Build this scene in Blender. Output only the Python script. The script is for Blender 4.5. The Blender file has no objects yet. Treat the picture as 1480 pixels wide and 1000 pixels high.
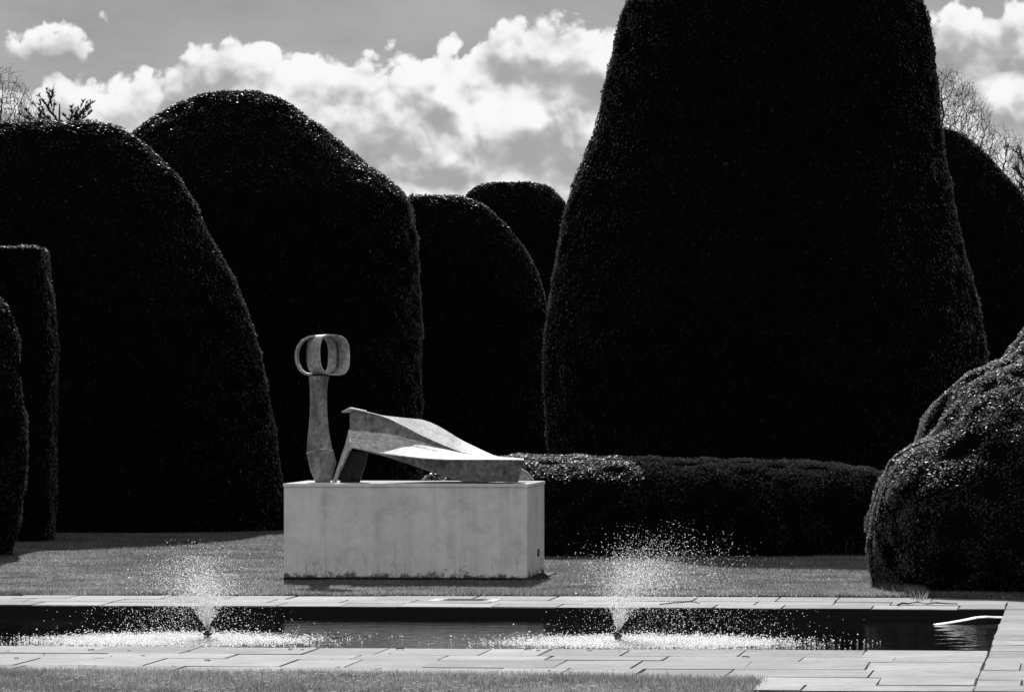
import bpy, bmesh, math, random
import numpy as np
from mathutils import Vector, noise as mnoise

random.seed(7)
rng = np.random.default_rng(11)
scene = bpy.context.scene
COL = scene.collection
R = math.radians

# ------------------------------------------------------------------ camera model (photo is 1480 x 1000)
F, HOR, H = 8000.0, 550.0, 2.72


def X(px, d): return (px - 740.0) / F * d
def Z(py, d): return H + (HOR - py) / F * d
def GD(py, z=0.0): return F * (H - z) / (py - HOR)          # distance of a ground point seen at row py


def ground(px, py, z=0.0):
    d = GD(py, z)
    return Vector((X(px, d), d, z))


cam_d = bpy.data.cameras.new("camera")
cam = bpy.data.objects.new("camera", cam_d)
COL.objects.link(cam)
cam_d.sensor_width = 36.0
cam_d.lens = 36.0 * F / 1480.0
cam_d.clip_start, cam_d.clip_end = 0.5, 20000
cam.location = (0, 0, H)
cam.rotation_euler = (R(90) + math.atan(50.0 / F), 0, 0)
scene.camera = cam

# ------------------------------------------------------------------ helpers


def tag(o, label=None, cat=None, group=None, kind=None):
    if label: o['label'] = label
    if cat: o['category'] = cat
    if group: o['group'] = group
    if kind: o['kind'] = kind
    return o


def empty(name, loc, label=None, cat=None, group=None):
    o = bpy.data.objects.new(name, None)
    o.empty_display_size = 0.2
    COL.objects.link(o)
    o.location = loc
    return tag(o, label, cat, group)


def link_mesh(name, me, mat, parent=None):
    o = bpy.data.objects.new(name, me)
    COL.objects.link(o)
    if mat is not None:
        for m in (mat if isinstance(mat, (list, tuple)) else [mat]):
            me.materials.append(m)
    if parent is not None:
        o.parent = parent
    return o


def mesh_np(name, V, Fs, mat, parent=None, smooth=True, offset=None, matidx=None):
    """V (n,3), Fs list of (m,k) index arrays."""
    V = np.asarray(V, dtype=np.float32).copy()
    if offset is not None:
        V -= np.asarray(offset, dtype=np.float32)
    me = bpy.data.meshes.new(name)
    me.vertices.add(len(V))
    me.vertices.foreach_set('co', V.ravel())
    loops, starts, totals = [], [], []
    n = 0
    for A in Fs:
        A = np.asarray(A, dtype=np.int32)
        if len(A) == 0: continue
        k = A.shape[1]
        loops.append(A.ravel())
        starts.append(n + np.arange(len(A), dtype=np.int32) * k)
        totals.append(np.full(len(A), k, dtype=np.int32))
        n += A.size
    loops = np.concatenate(loops); starts = np.concatenate(starts); totals = np.concatenate(totals)
    me.loops.add(len(loops)); me.loops.foreach_set('vertex_index', loops)
    me.polygons.add(len(starts))
    me.polygons.foreach_set('loop_start', starts)
    me.polygons.foreach_set('loop_total', totals)
    me.polygons.foreach_set('use_smooth', np.full(len(starts), bool(smooth)))
    if matidx is not None:
        me.polygons.foreach_set('material_index', np.asarray(matidx, dtype=np.int32))
    me.update(calc_edges=True)
    return link_mesh(name, me, mat, parent)


def bm_obj(name, bm, mat, parent=None, smooth=False, offset=None, bevel=0.0):
    bmesh.ops.recalc_face_normals(bm, faces=bm.faces[:])
    if bevel:
        bmesh.ops.bevel(bm, geom=bm.edges[:], offset=bevel, segments=2, affect='EDGES', profile=0.6)
    if offset is not None:
        for v in bm.verts: v.co -= Vector(offset)
    me = bpy.data.meshes.new(name)
    bm.to_mesh(me); bm.free()
    for p in me.polygons: p.use_smooth = smooth
    return link_mesh(name, me, mat, parent)


def bm_box(bm, fr, lo, hi):
    """box in a local frame given by fr(a,b,z)->Vector"""
    vs = [bm.verts.new(fr(a, b, z)) for z in (lo[2], hi[2]) for b in (lo[1], hi[1]) for a in (lo[0], hi[0])]
    for f in ((0, 1, 3, 2), (4, 6, 7, 5), (0, 4, 5, 1), (2, 3, 7, 6), (0, 2, 6, 4), (1, 5, 7, 3)):
        bm.faces.new([vs[i] for i in f])
    return vs


# ------------------------------------------------------------------ materials (all neutral: the photograph is black and white)


def g(v): return (v, v, v, 1)


class NT:
    def __init__(s, tree): s.t = tree; s.n = tree.nodes; s.l = tree.links
    def node(s, typ, **kw):
        nd = s.n.new(typ)
        for k, v in kw.items(): setattr(nd, k, v)
        return nd
    def put(s, sock, v):
        if v is None: return
        if hasattr(v, 'is_linked') or hasattr(v, 'links'): s.l.new(v, sock)
        else: sock.default_value = v
    def math(s, op, a, b=None, c=None, clamp=False):
        nd = s.node('ShaderNodeMath', operation=op); nd.use_clamp = clamp
        for i, v in enumerate((a, b, c)):
            if v is not None: s.put(nd.inputs[i], v)
        return nd.outputs[0]
    def vmath(s, op, a, b=None, scale=None):
        nd = s.node('ShaderNodeVectorMath', operation=op)
        s.put(nd.inputs[0], a)
        if b is not None: s.put(nd.inputs[1], b)
        if scale is not None: s.put(nd.inputs['Scale'], scale)
        return nd.outputs['Value'] if op in ('LENGTH', 'DOT_PRODUCT') else nd.outputs[0]
    def noise(s, vec, scale, detail=4, rough=0.5, dim='3D', dist=0.0):
        nd = s.node('ShaderNodeTexNoise', noise_dimensions=dim)
        s.put(nd.inputs['Vector'], vec)
        nd.inputs['Scale'].default_value = scale
        nd.inputs['Detail'].default_value = detail
        nd.inputs['Roughness'].default_value = rough
        nd.inputs['Distortion'].default_value = dist
        return nd
    def maprange(s, v, a, b, c, d, smooth=False):
        nd = s.node('ShaderNodeMapRange')
        if smooth: nd.interpolation_type = 'SMOOTHSTEP'
        s.put(nd.inputs[0], v)
        for i, x in enumerate((a, b, c, d)): s.put(nd.inputs[i + 1], x)
        return nd.outputs[0]
    def mix(s, f, a, b):
        return s.math('ADD', s.math('MULTIPLY', a, s.math('SUBTRACT', 1.0, f)), s.math('MULTIPLY', b, f))
    def grey(s, v):
        nd = s.node('ShaderNodeCombineColor')
        for i in range(3): s.put(nd.inputs[i], v)
        return nd.outputs[0]


def new_mat(name):
    m = bpy.data.materials.new(name)
    m.use_nodes = True
    nt = NT(m.node_tree)
    b = nt.n['Principled BSDF']
    return m, nt, b


def plain(name, v, rough=0.6, spec=0.3, metal=0.0):
    m, nt, b = new_mat(name)
    b.inputs['Base Color'].default_value = g(v)
    b.inputs['Roughness'].default_value = rough
    b.inputs['Specular IOR Level'].default_value = spec
    b.inputs['Metallic'].default_value = metal
    return m


def foliage_mat(name, lo, hi, rough=0.5, spec=0.2, trans=0.0, tcol=None, sheen=0.0):
    m, nt, b = new_mat(name)
    geo = nt.node('ShaderNodeNewGeometry')
    v = nt.maprange(geo.outputs['Random Per Island'], 0, 1, lo, hi)
    nt.put(b.inputs['Base Color'], nt.grey(v))
    b.inputs['Roughness'].default_value = rough
    b.inputs['Specular IOR Level'].default_value = spec
    b.inputs['Sheen Weight'].default_value = sheen
    b.inputs['Sheen Roughness'].default_value = 0.4
    if trans > 0:
        tr = nt.node('ShaderNodeBsdfTranslucent')
        nt.put(tr.inputs['Color'], nt.grey(v if tcol is None else nt.maprange(geo.outputs['Random Per Island'], 0, 1, tcol * 0.5, tcol * 1.4)))
        mx = nt.node('ShaderNodeMixShader'); mx.inputs[0].default_value = trans
        nt.l.new(b.outputs[0], mx.inputs[1]); nt.l.new(tr.outputs[0], mx.inputs[2])
        nt.l.new(mx.outputs[0], nt.n['Material Output'].inputs[0])
    return m


def waxy_mat(name, lo, hi, gloss, tr_w, tr_c, rough=0.45, power=4.0):
    m, nt, b = new_mat(name)
    geo = nt.node('ShaderNodeNewGeometry')
    rnd_ = geo.outputs['Random Per Island']
    nt.put(b.inputs['Base Color'], nt.grey(nt.maprange(rnd_, 0, 1, lo, hi)))
    b.inputs['Roughness'].default_value = 0.9
    b.inputs['Specular IOR Level'].default_value = 0.0
    tr = nt.node('ShaderNodeBsdfTranslucent')
    nt.put(tr.inputs['Color'], nt.grey(nt.maprange(rnd_, 0, 1, tr_c * .4, tr_c * 1.5)))
    mx = nt.node('ShaderNodeMixShader'); mx.inputs[0].default_value = tr_w
    nt.l.new(b.outputs[0], mx.inputs[1]); nt.l.new(tr.outputs[0], mx.inputs[2])
    gl = nt.node('ShaderNodeBsdfGlossy'); gl.inputs['Roughness'].default_value = rough
    nt.put(gl.inputs['Color'], nt.grey(nt.maprange(rnd_, 0, 1, gloss * .5, gloss)))
    lw = nt.node('ShaderNodeLayerWeight'); lw.inputs['Blend'].default_value = 0.5
    f_ = nt.math('POWER', lw.outputs['Facing'], power)
    m2 = nt.node('ShaderNodeMixShader')
    nt.put(m2.inputs[0], f_)
    nt.l.new(mx.outputs[0], m2.inputs[1]); nt.l.new(gl.outputs[0], m2.inputs[2])
    nt.l.new(m2.outputs[0], nt.n['Material Output'].inputs[0])
    return m


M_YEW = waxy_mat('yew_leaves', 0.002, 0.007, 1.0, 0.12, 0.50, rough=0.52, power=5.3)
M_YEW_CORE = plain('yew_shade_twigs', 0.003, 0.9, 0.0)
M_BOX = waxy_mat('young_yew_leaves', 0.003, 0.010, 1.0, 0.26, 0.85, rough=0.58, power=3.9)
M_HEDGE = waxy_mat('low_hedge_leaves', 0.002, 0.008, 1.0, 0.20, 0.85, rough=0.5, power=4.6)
def grass_mat():
    m, nt, b = new_mat('grass_blades')
    geo = nt.node('ShaderNodeNewGeometry'); tc = nt.node('ShaderNodeTexCoord')
    n1 = nt.noise(tc.outputs['Object'], 0.8, 6, 0.65)
    pt = nt.maprange(n1.outputs[0], 0.3, 0.7, 0.45, 1.5)
    rnd_ = geo.outputs['Random Per Island']
    nt.put(b.inputs['Base Color'], nt.grey(nt.math('MULTIPLY', nt.maprange(rnd_, 0, 1, 0.012, 0.05), pt)))
    b.inputs['Roughness'].default_value = 0.6
    b.inputs['Specular IOR Level'].default_value = 0.15
    tr = nt.node('ShaderNodeBsdfTranslucent')
    nt.put(tr.inputs['Color'], nt.grey(nt.math('MULTIPLY', nt.maprange(rnd_, 0, 1, 0.18, 0.66), pt)))
    mx = nt.node('ShaderNodeMixShader'); mx.inputs[0].default_value = 0.55
    nt.l.new(b.outputs[0], mx.inputs[1]); nt.l.new(tr.outputs[0], mx.inputs[2])
    nt.l.new(mx.outputs[0], nt.n['Material Output'].inputs[0])
    return m


M_GRASS = grass_mat()
M_BARK = plain('bark', 0.07, 0.8, 0.2)
M_NEEDLE = plain('needles', 0.03, 0.6, 0.2)


def soil_mat():
    m, nt, b = new_mat('turf')
    tc = nt.node('ShaderNodeTexCoord')
    n = nt.noise(tc.outputs['Object'], 1.3, 6, 0.65)
    v = nt.maprange(n.outputs[0], 0.3, 0.7, 0.05, 0.10)
    nt.put(b.inputs['Base Color'], nt.grey(v))
    b.inputs['Roughness'].default_value = 1.0
    b.inputs['Specular IOR Level'].default_value = 0.0
    return m


M_TURF = soil_mat()
M_JOINT = plain('paving_joint_earth', 0.10, 1.0, 0.0)


def paving_mat():
    m, nt, b = new_mat('flagstone')
    geo = nt.node('ShaderNodeNewGeometry')
    tc = nt.node('ShaderNodeTexCoord')
    mp = nt.node('ShaderNodeMapping'); nt.l.new(tc.outputs['Object'], mp.inputs[0])
    mp.inputs['Rotation'].default_value = (0, 0, R(-6))
    base = nt.maprange(geo.outputs['Random Per Island'], 0, 1, 0.17, 0.40)
    # rubbed grain, stretched along the row, shifted per slab
    off = nt.vmath('SCALE', (13.1, 7.3, 3.0), scale=geo.outputs['Random Per Island'])
    p = nt.vmath('ADD', mp.outputs[0], off)
    st = nt.vmath('MULTIPLY', p, (1.0, 2.2, 1.0))
    n1 = nt.noise(st, 1.6, 8, 0.62, dist=0.8)
    n2 = nt.noise(p, 14.0, 5, 0.6)
    w = nt.maprange(n1.outputs[0], 0.25, 0.75, -0.12, 0.12)
    w2 = nt.maprange(n2.outputs[0], 0.25, 0.75, -0.10, 0.10)
    # thin dark riven lines
    ln = nt.noise(st, 1.15, 5, 0.5, dist=1.2)
    ridge = nt.math('ABSOLUTE', nt.math('SUBTRACT', ln.outputs[0], 0.5))
    crack = nt.maprange(ridge, 0.0, 0.016, 0.55, 1.0)
    stain = nt.noise(mp.outputs[0], 0.55, 7, 0.7)
    crack = nt.math('MULTIPLY', crack, nt.maprange(stain.outputs[0], 0.35, 0.62, 0.50, 1.12))
    v = nt.math('MULTIPLY', nt.math('ADD', base, nt.math('ADD', w, w2)), crack)
    nt.put(b.inputs['Base Color'], nt.grey(v))
    b.inputs['Roughness'].default_value = 0.75
    b.inputs['Specular IOR Level'].default_value = 0.25
    bp = nt.node('ShaderNodeBump'); bp.inputs['Strength'].default_value = 0.25; bp.inputs['Distance'].default_value = 0.01
    nt.put(bp.inputs['Height'], n1.outputs[0]); nt.l.new(bp.outputs[0], b.inputs['Normal'])
    return m


M_PAVE = paving_mat()


def plinth_mat():
    m, nt, b = new_mat('weathered_render')
    tc = nt.node('ShaderNodeTexCoord')
    P = tc.outputs['Object']
    sep = nt.node('ShaderNodeSeparateXYZ'); nt.l.new(P, sep.inputs[0])
    big = nt.noise(P, 1.1, 5, 0.6)
    fine = nt.noise(P, 9.0, 8, 0.65)
    base = nt.math('ADD', nt.maprange(big.outputs[0], 0.25, 0.75, 0.68, 0.92), nt.maprange(fine.outputs[0], 0.3, 0.7, -0.04, 0.04))
    # rain streaks
    sv = nt.vmath('MULTIPLY', P, (7.0, 7.0, 0.35))
    stn = nt.noise(sv, 1.0, 5, 0.6)
    streak = nt.maprange(stn.outputs[0], 0.50, 0.75, 1.0, 0.80)
    # blotchy patches
    bl = nt.noise(P, 3.4, 9, 0.74)
    blot = nt.math('MULTIPLY', nt.maprange(bl.outputs[0], 0.48, 0.70, 1.0, 0.76), nt.maprange(nt.noise(P, 7.0, 6, 0.8).outputs[0], 0.66, 0.74, 1.0, 0.5))
    # flaking dark foot
    jag = nt.noise(nt.vmath('MULTIPLY', P, (4, 4, 3.5)), 2.0, 9, 0.75)
    lim = nt.maprange(jag.outputs[0], 0.42, 0.75, 0.05, 0.22)
    foot = nt.maprange(nt.math('SUBTRACT', sep.outputs[2], lim), -0.03, 0.02, 0.16, 1.0)
    # fine cracks that run up from the foot
    cr = nt.noise(nt.vmath('MULTIPLY', P, (2.0, 2.0, 0.35)), 1.5, 6, 0.6, dist=0.3)
    rid = nt.math('ABSOLUTE', nt.math('SUBTRACT', cr.outputs[0], 0.47))
    low = nt.maprange(sep.outputs[2], 0.2, 0.5, 1.0, 0.0)
    crack = nt.math('SUBTRACT', 1.0, nt.math('MULTIPLY', low, nt.maprange(rid, 0.0, 0.005, 0.7, 0.0)))
    v = base
    for k in (streak, blot, foot, crack): v = nt.math('MULTIPLY', v, k)
    nt.put(b.inputs['Base Color'], nt.grey(v))
    b.inputs['Roughness'].default_value = 0.85
    b.inputs['Specular IOR Level'].default_value = 0.2
    bp = nt.node('ShaderNodeBump'); bp.inputs['Strength'].default_value = 0.35; bp.inputs['Distance'].default_value = 0.02
    nt.put(bp.inputs['Height'], fine.outputs[0]); nt.l.new(bp.outputs[0], b.inputs['Normal'])
    return m


M_PLINTH = plinth_mat()
M_DARKSTONE = plain('wet_shaded_stone', 0.010, 0.8, 0.2)


def bronze_mat(name, lo, hi, spec=0.4, rough=0.45, streak_amt=0.55):
    m, nt, b = new_mat(name)
    tc = nt.node('ShaderNodeTexCoord')
    P = tc.outputs['Object']
    n1 = nt.noise(P, 3.0, 8, 0.65)
    n2 = nt.noise(P, 17.0, 7, 0.72)
    sv = nt.vmath('MULTIPLY', P, (14.0, 14.0, 1.4))
    st = nt.noise(sv, 1.0, 6, 0.6)
    v = nt.maprange(n1.outputs[0], 0.3, 0.7, lo, hi)
    v = nt.math('MULTIPLY', v, nt.maprange(n2.outputs[0], 0.32, 0.68, 0.35, 1.6))
    v = nt.math('MULTIPLY', v, nt.maprange(st.outputs[0], 0.48, 0.68, 1.0, 1.0 - streak_amt))
    nt.put(b.inputs['Base Color'], nt.grey(v))
    b.inputs['Roughness'].default_value = rough
    b.inputs['Specular IOR Level'].default_value = spec
    bp = nt.node('ShaderNodeBump'); bp.inputs['Strength'].default_value = 0.7; bp.inputs['Distance'].default_value = 0.018
    nt.put(bp.inputs['Height'], nt.math('ADD', n2.outputs[0], nt.math('MULTIPLY', n1.outputs[0], 0.7)))
    nt.l.new(bp.outputs[0], b.inputs['Normal'])
    return m


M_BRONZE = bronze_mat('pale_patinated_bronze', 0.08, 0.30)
M_BRONZE_PALE = bronze_mat('sunlit_bronze', 0.40, 0.72, streak_amt=0.3, spec=0.3, rough=0.58)  # same bronze made paler: sunlight on the top planes put into the colour
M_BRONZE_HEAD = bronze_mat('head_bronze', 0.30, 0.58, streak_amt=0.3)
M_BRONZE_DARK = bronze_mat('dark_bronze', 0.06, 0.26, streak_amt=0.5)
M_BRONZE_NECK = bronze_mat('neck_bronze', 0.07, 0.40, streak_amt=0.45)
M_BRONZE_UNDER = bronze_mat('shaded_black_bronze', 0.010, 0.035, spec=0.2, rough=0.6)  # same bronze made black: shade of leg and underside put into the colour


def water_mat():
    m, nt, b = new_mat('pool_water')
    tc = nt.node('ShaderNodeTexCoord')
    P = tc.outputs['Object']
    n1 = nt.noise(nt.vmath('MULTIPLY', P, (0.7, 1.6, 1)), 2.2, 5, 0.6)
    n2 = nt.noise(P, 16.0, 3, 0.5)
    h = nt.math('ADD', n1.outputs[0], nt.math('MULTIPLY', n2.outputs[0], 0.12))
    b.inputs['Base Color'].default_value = g(0.004)
    b.inputs['Roughness'].default_value = 0.03
    b.inputs['IOR'].default_value = 1.33
    bp = nt.node('ShaderNodeBump'); bp.inputs['Strength'].default_value = 0.16; bp.inputs['Distance'].default_value = 0.05
    nt.put(bp.inputs['Height'], h); nt.l.new(bp.outputs[0], b.inputs['Normal'])
    return m


M_WATER = water_mat()


def drop_mat():
    m, nt, b = new_mat('water_drops')
    d = nt.node('ShaderNodeBsdfDiffuse'); d.inputs[0].default_value = g(0.95)
    t = nt.node('ShaderNodeBsdfTranslucent'); t.inputs[0].default_value = g(1.0)
    gl = nt.node('ShaderNodeBsdfGlossy'); gl.inputs[0].default_value = g(1.0); gl.inputs['Roughness'].default_value = 0.3
    mx = nt.node('ShaderNodeMixShader'); mx.inputs[0].default_value = 0.75
    m2 = nt.node('ShaderNodeMixShader'); m2.inputs[0].default_value = 0.10
    nt.l.new(d.outputs[0], mx.inputs[1]); nt.l.new(t.outputs[0], mx.inputs[2])
    nt.l.new(mx.outputs[0], m2.inputs[1]); nt.l.new(gl.outputs[0], m2.inputs[2])
    nt.l.new(m2.outputs[0], nt.n['Material Output'].inputs[0])
    return m


M_DROP = drop_mat()
M_PALE = plain('pale_painted_board', 0.60, 0.5, 0.4)
M_DARKBOARD = plain('shaded_board_side', 0.07, 0.6, 0.2)  # the board's unlit side, shade put into the colour
M_FRAME = plain('pale_stone_frame', 0.40, 0.7, 0.3)
M_TWIG = plain('dead_twig', 0.03, 0.9, 0.1)
M_NOZZLE = plain('black_plastic', 0.02, 0.5, 0.4)
M_PETAL = foliage_mat('white_petal', 0.7, 0.8, rough=0.7, spec=0.1, trans=0.5)

# ------------------------------------------------------------------ sun and sky
SUN_AZ, SUN_EL = R(-2.2), R(31.0)
S = Vector((math.sin(SUN_AZ) * math.cos(SUN_EL), math.cos(SUN_AZ) * math.cos(SUN_EL), math.sin(SUN_EL)))
ld = bpy.data.lights.new('sun', 'SUN')
ld.energy = 3.6
ld.angle = R(0.5)
ld.color = (1, 1, 1)
sun = bpy.data.objects.new('sun', ld)
COL.objects.link(sun)
sun.location = (0, 200, 120)
sun.rotation_euler = S.to_track_quat('Z', 'Y').to_euler()

world = bpy.data.worlds.new("World")
scene.world = world
world.use_nodes = True
W = NT(world.node_tree)
for n_ in list(W.n): W.n.remove(n_)
SKY_STRENGTH = 0.05
sky = W.node('ShaderNodeTexSky', sky_type='NISHITA')
sky.sun_disc = False
sky.sun_elevation = SUN_EL
sky.sun_rotation = SUN_AZ
sky.altitude = 50; sky.air_density = 1.0; sky.dust_density = 0.6; sky.ozone_density = 1.0
bw = W.node('ShaderNodeRGBToBW'); W.l.new(sky.outputs[0], bw.inputs[0])
tcw = W.node('ShaderNodeTexCoord')
DIR = tcw.outputs['Generated']
sp = W.node('ShaderNodeSeparateXYZ'); W.l.new(DIR, sp.inputs[0])
az = W.math('ARCTAN2', sp.outputs[0], sp.outputs[1])
el = W.math('ARCSINE', sp.outputs[2])
# one unit = 100 photo pixels = 0.0125 rad of sky
cq = W.node('ShaderNodeCombineXYZ')
W.put(cq.inputs[0], W.math('MULTIPLY', az, 80.0))
W.put(cq.inputs[1], W.math('MULTIPLY', el, 80.0))
Q0 = cq.outputs[0]


def U(px, py): return ((px - 740) / 100.0, (550 - py) / 100.0)


BLOBS = [  # px, py, rx, ry
    (78, 66, 66, 21), (60, 70, 50, 16), (108, 70, 36, 13),
    (120, 150, 150, 42), (235, 135, 90, 34), (180, 190, 160, 40),
    (325, 98, 62, 42), (385, 104, 70, 42), (450, 110, 75, 40), (520, 118, 75, 48), (600, 125, 62, 52), (560, 105, 40, 30),
    (520, 190, 190, 75), (400, 160, 150, 60),
    (650, 150, 90, 60), (738, 82, 60, 60), (800, 86, 80, 62), (870, 94, 75, 66), (945, 100, 80, 60), (690, 118, 50, 40),
    (760, 180, 170, 90), (640, 235, 170, 75), (900, 220, 120, 100),
    (650, 62, 26, 22),
    (740, 330, 900, 110),
    (1472, 32, 46, 38), (1400, 52, 80, 46), (1450, 150, 110, 62), (1560, 90, 120, 80), (1400, 240, 160, 110),
]


def cloud_field(q, fine=True):
    wn = W.noise(q, 1.3, 3, 0.5, dim='2D')
    wv = W.vmath('SUBTRACT', wn.outputs['Color'], (0.5, 0.5, 0.5))
    q2 = W.vmath('ADD', q, W.vmath('MULTIPLY', wv, (0.34, 0.30, 0.0)))
    acc = None
    for (x, y, rx, ry) in BLOBS:
        cx, cy = U(x, y)
        v = W.vmath('SUBTRACT', q2, (cx, cy, 0))
        v = W.vmath('MULTIPLY', v, (100.0 / rx, 100.0 / ry, 0))
        e = W.math('MULTIPLY', W.math('SUBTRACT', 1.0, W.vmath('LENGTH', v)), min(rx, ry) / 100.0)
        acc = e if acc is None else W.math('SMOOTH_MAX', acc, e, 0.12)
    # cauliflower heads, two sizes, plus torn edges
    d = acc
    for sc, amp, off in ((1.4, 0.42, 0.0), (3.4, 0.22, 5.3)) + (((8.0, 0.08, 9.1), (19.0, 0.035, 2.7)) if fine else ()):
        vo = W.node('ShaderNodeTexVoronoi', voronoi_dimensions='2D', feature='SMOOTH_F1')
        W.put(vo.inputs['Vector'], W.vmath('ADD', q2, (off, off * .37, 0)))
        vo.inputs['Scale'].default_value = sc
        vo.inputs['Smoothness'].default_value = 0.35
        d = W.math('ADD', d, W.math('MULTIPLY', W.math('SUBTRACT', 0.40, vo.outputs['Distance']), amp))
    n2 = W.noise(q2, 2.4, 7 if fine else 2, 0.55, dim='2D')
    return W.math('ADD', d, W.math('MULTIPLY', W.math('SUBTRACT', n2.outputs[0], 0.5), 0.34))


D0 = cloud_field(Q0)
DL = cloud_field(Q0, False)
DS = cloud_field(W.vmath('ADD', Q0, (0.02, 0.07, 0)))
D1 = cloud_field(W.vmath('ADD', Q0, (0.05, 0.30, 0)), False)
alpha = W.maprange(D0, -0.02, 0.115, 0.0, 1.0, smooth=True)
body_ = W.noise(Q0, 0.75, 4, 0.55, dim='2D')
base_ = W.maprange(body_.outputs[0], 0.34, 0.66, 0.44, 0.84, smooth=True)
lit = W.math('MULTIPLY_ADD', W.math('SUBTRACT', DL, D1), 1.08, base_)
lit = W.math('ADD', lit, W.math('MULTIPLY', W.math('SUBTRACT', D0, DS), 0.75))
thin = W.maprange(D0, 0.0, 0.40, 0.16, 0.0)
lit = W.math('ADD', lit, thin)
lit = W.math('SMOOTH_MIN', lit, 0.98, 0.3)
lit = W.math('SMOOTH_MAX', lit, 0.40, 0.35)
lit = W.math('MULTIPLY', lit, 0.97)
# thin high veil in the open sky; the haze-bright horizon is held back as a red filter would
veil = W.noise(W.vmath('MULTIPLY', Q0, (0.35, 1.0, 1)), 0.8, 6, 0.6, dim='2D')
sx = W.math('MULTIPLY', bw.outputs[0], SKY_STRENGTH)
sx = W.math('DIVIDE', W.math('MULTIPLY', sx, 0.62), W.math('ADD', sx, 0.5))
skyv = W.math('MULTIPLY', sx, W.maprange(veil.outputs[0], 0.3, 0.8, 0.92, 1.25))
# unseen bright cloud added over the rest of the sky to fill camera-facing sides
gen = W.noise(DIR, 2.6, 7, 0.6)
side = W.maprange(W.math('ABSOLUTE', az), 0.35, 0.9, 0.0, 1.0, smooth=True)
calpha = W.math('MULTIPLY', W.maprange(gen.outputs[0], 0.40, 0.56, 0.0, 1.0, smooth=True), side)
calpha = W.math('MULTIPLY', calpha, W.maprange(sp.outputs[2], -0.02, 0.0, 0.0, 1.0))
clit = W.maprange(gen.outputs[0], 0.4, 0.75, 0.84, 0.58)
skyv = W.mix(calpha, skyv, clit)
final = W.math('DIVIDE', W.mix(alpha, skyv, lit), SKY_STRENGTH)
bg = W.node('ShaderNodeBackground')
W.put(bg.inputs[0], W.grey(final))
bg.inputs[1].default_value = SKY_STRENGTH
out = W.node('ShaderNodeOutputWorld')
W.l.new(bg.outputs[0], out.inputs[0])
world.cycles.sampling_method = 'MANUAL'
world.cycles.sample_map_resolution = 1024

# ------------------------------------------------------------------ garden frame: a along the pool (to the right), b away from the camera
TH = R(6.0)
CU, SU = math.cos(TH), math.sin(TH)
O = Vector((5.87, 65.94, 0))


def G(a, b, z=0.0): return Vector((O.x + a * CU + b * SU, O.y - a * SU + b * CU, z))


def toG(p):
    dx, dy = p[0] - O.x, p[1] - O.y
    return (dx * CU - dy * SU, dx * SU + dy * CU)


PA0, PB0 = -24.0, -10.25          # pool runs a -24..0, b -10.25..0
WZ = -0.13                        # water level

# ground with a hole for the pool
hole = [G(PA0, PB0), G(0, PB0), G(0, 0), G(PA0, 0)]
outer = [Vector((-900, -300, 0)), Vector((900, -300, 0)), Vector((900, 2500, 0)), Vector((-900, 2500, 0))]
V = [(v.x, v.y, -0.03) for v in hole + outer]
o = mesh_np('ground', V, [np.array([[4, 5, 1, 0], [5, 6, 2, 1], [6, 7, 3, 2], [7, 4, 0, 3]])], M_TURF, smooth=False)
tag(o, kind='structure')

# pool basin
bm = bmesh.new()
top = [bm.verts.new(v + Vector((0, 0, -0.013))) for v in hole]
bot = [bm.verts.new(v + Vector((0, 0, -0.9))) for v in hole]
for i in range(4):
    j = (i + 1) % 4
    bm.faces.new([top[i], top[j], bot[j], bot[i]])
bm.faces.new(bot)
o = bm_obj('pool_basin', bm, M_DARKSTONE)
tag(o, kind='structure')

# fountains' places
NOZ = [ground(300, 924, WZ), ground(893, 927, WZ)]

# water sheet with real ripples round the fountains
na, nb = 420, 260
A, B = np.meshgrid(np.linspace(PA0 + 0.01, -0.01, na), np.linspace(PB0 + 0.01, -0.01, nb))
WX = O.x + A * CU + B * SU
WY = O.y - A * SU + B * CU
WZZ = np.full_like(WX, WZ)
for p in NOZ:
    r = np.hypot(WX - p.x, WY - p.y)
    WZZ += 0.008 * np.exp(-((r - 1.0) / 1.1) ** 2) * np.sin(r * 17 + 0.6 * np.sin(WX * 3.1) + WY) \
        + 0.005 * np.exp(-(r / 2.4) ** 2) * np.sin(WX * 11 + 1.3 * np.sin(WY * 4)) * np.cos(WY * 13)
WZZ += 0.0009 * np.sin(WX * 3.3 + 2 * np.sin(WY * .9)) * np.cos(WY * 7.1 + np.sin(WX * 1.7))
idx = np.arange(na * nb).reshape(nb, na)
quads = np.stack([idx[:-1, :-1], idx[:-1, 1:], idx[1:, 1:], idx[1:, :-1]], -1).reshape(-1, 4)
o = mesh_np('water', np.stack([WX, WY, WZZ], -1).reshape(-1, 3), [quads], M_WATER)
tag(o, kind='structure')

# ------------------------------------------------------------------ paving: one sheet of separate riven slabs
bm = bmesh.new()


def slab_rows(a0, a1, b0, b1, dmin, dmax, wmin, wmax):
    b = b0
    while b < b1 - 0.01:
        h = random.uniform(dmin, dmax)
        if b1 - (b + h) < dmin * 0.7: h = b1 - b
        a = a0
        first = True
        while a < a1 - 0.01:
            w = random.uniform(wmin, wmax)
            if first: w *= random.uniform(0.4, 1.0); first = False
            if a1 - (a + w) < wmin * 0.6: w = a1 - a
            gp = random.choice((.004, .006, .009, .013, .018))
            zt = random.uniform(-0.003, 0.004)
            vs = bm_box(bm, G, (a + gp, b + gp * 1.6, -0.011), (a + w - gp, b + h - gp * 1.6, zt))
            for v in vs[4:]:
                v.co += Vector((random.uniform(-.010, .010), random.uniform(-.022, .022), random.uniform(-.002, .002)))
            a += w
        b += h


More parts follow.
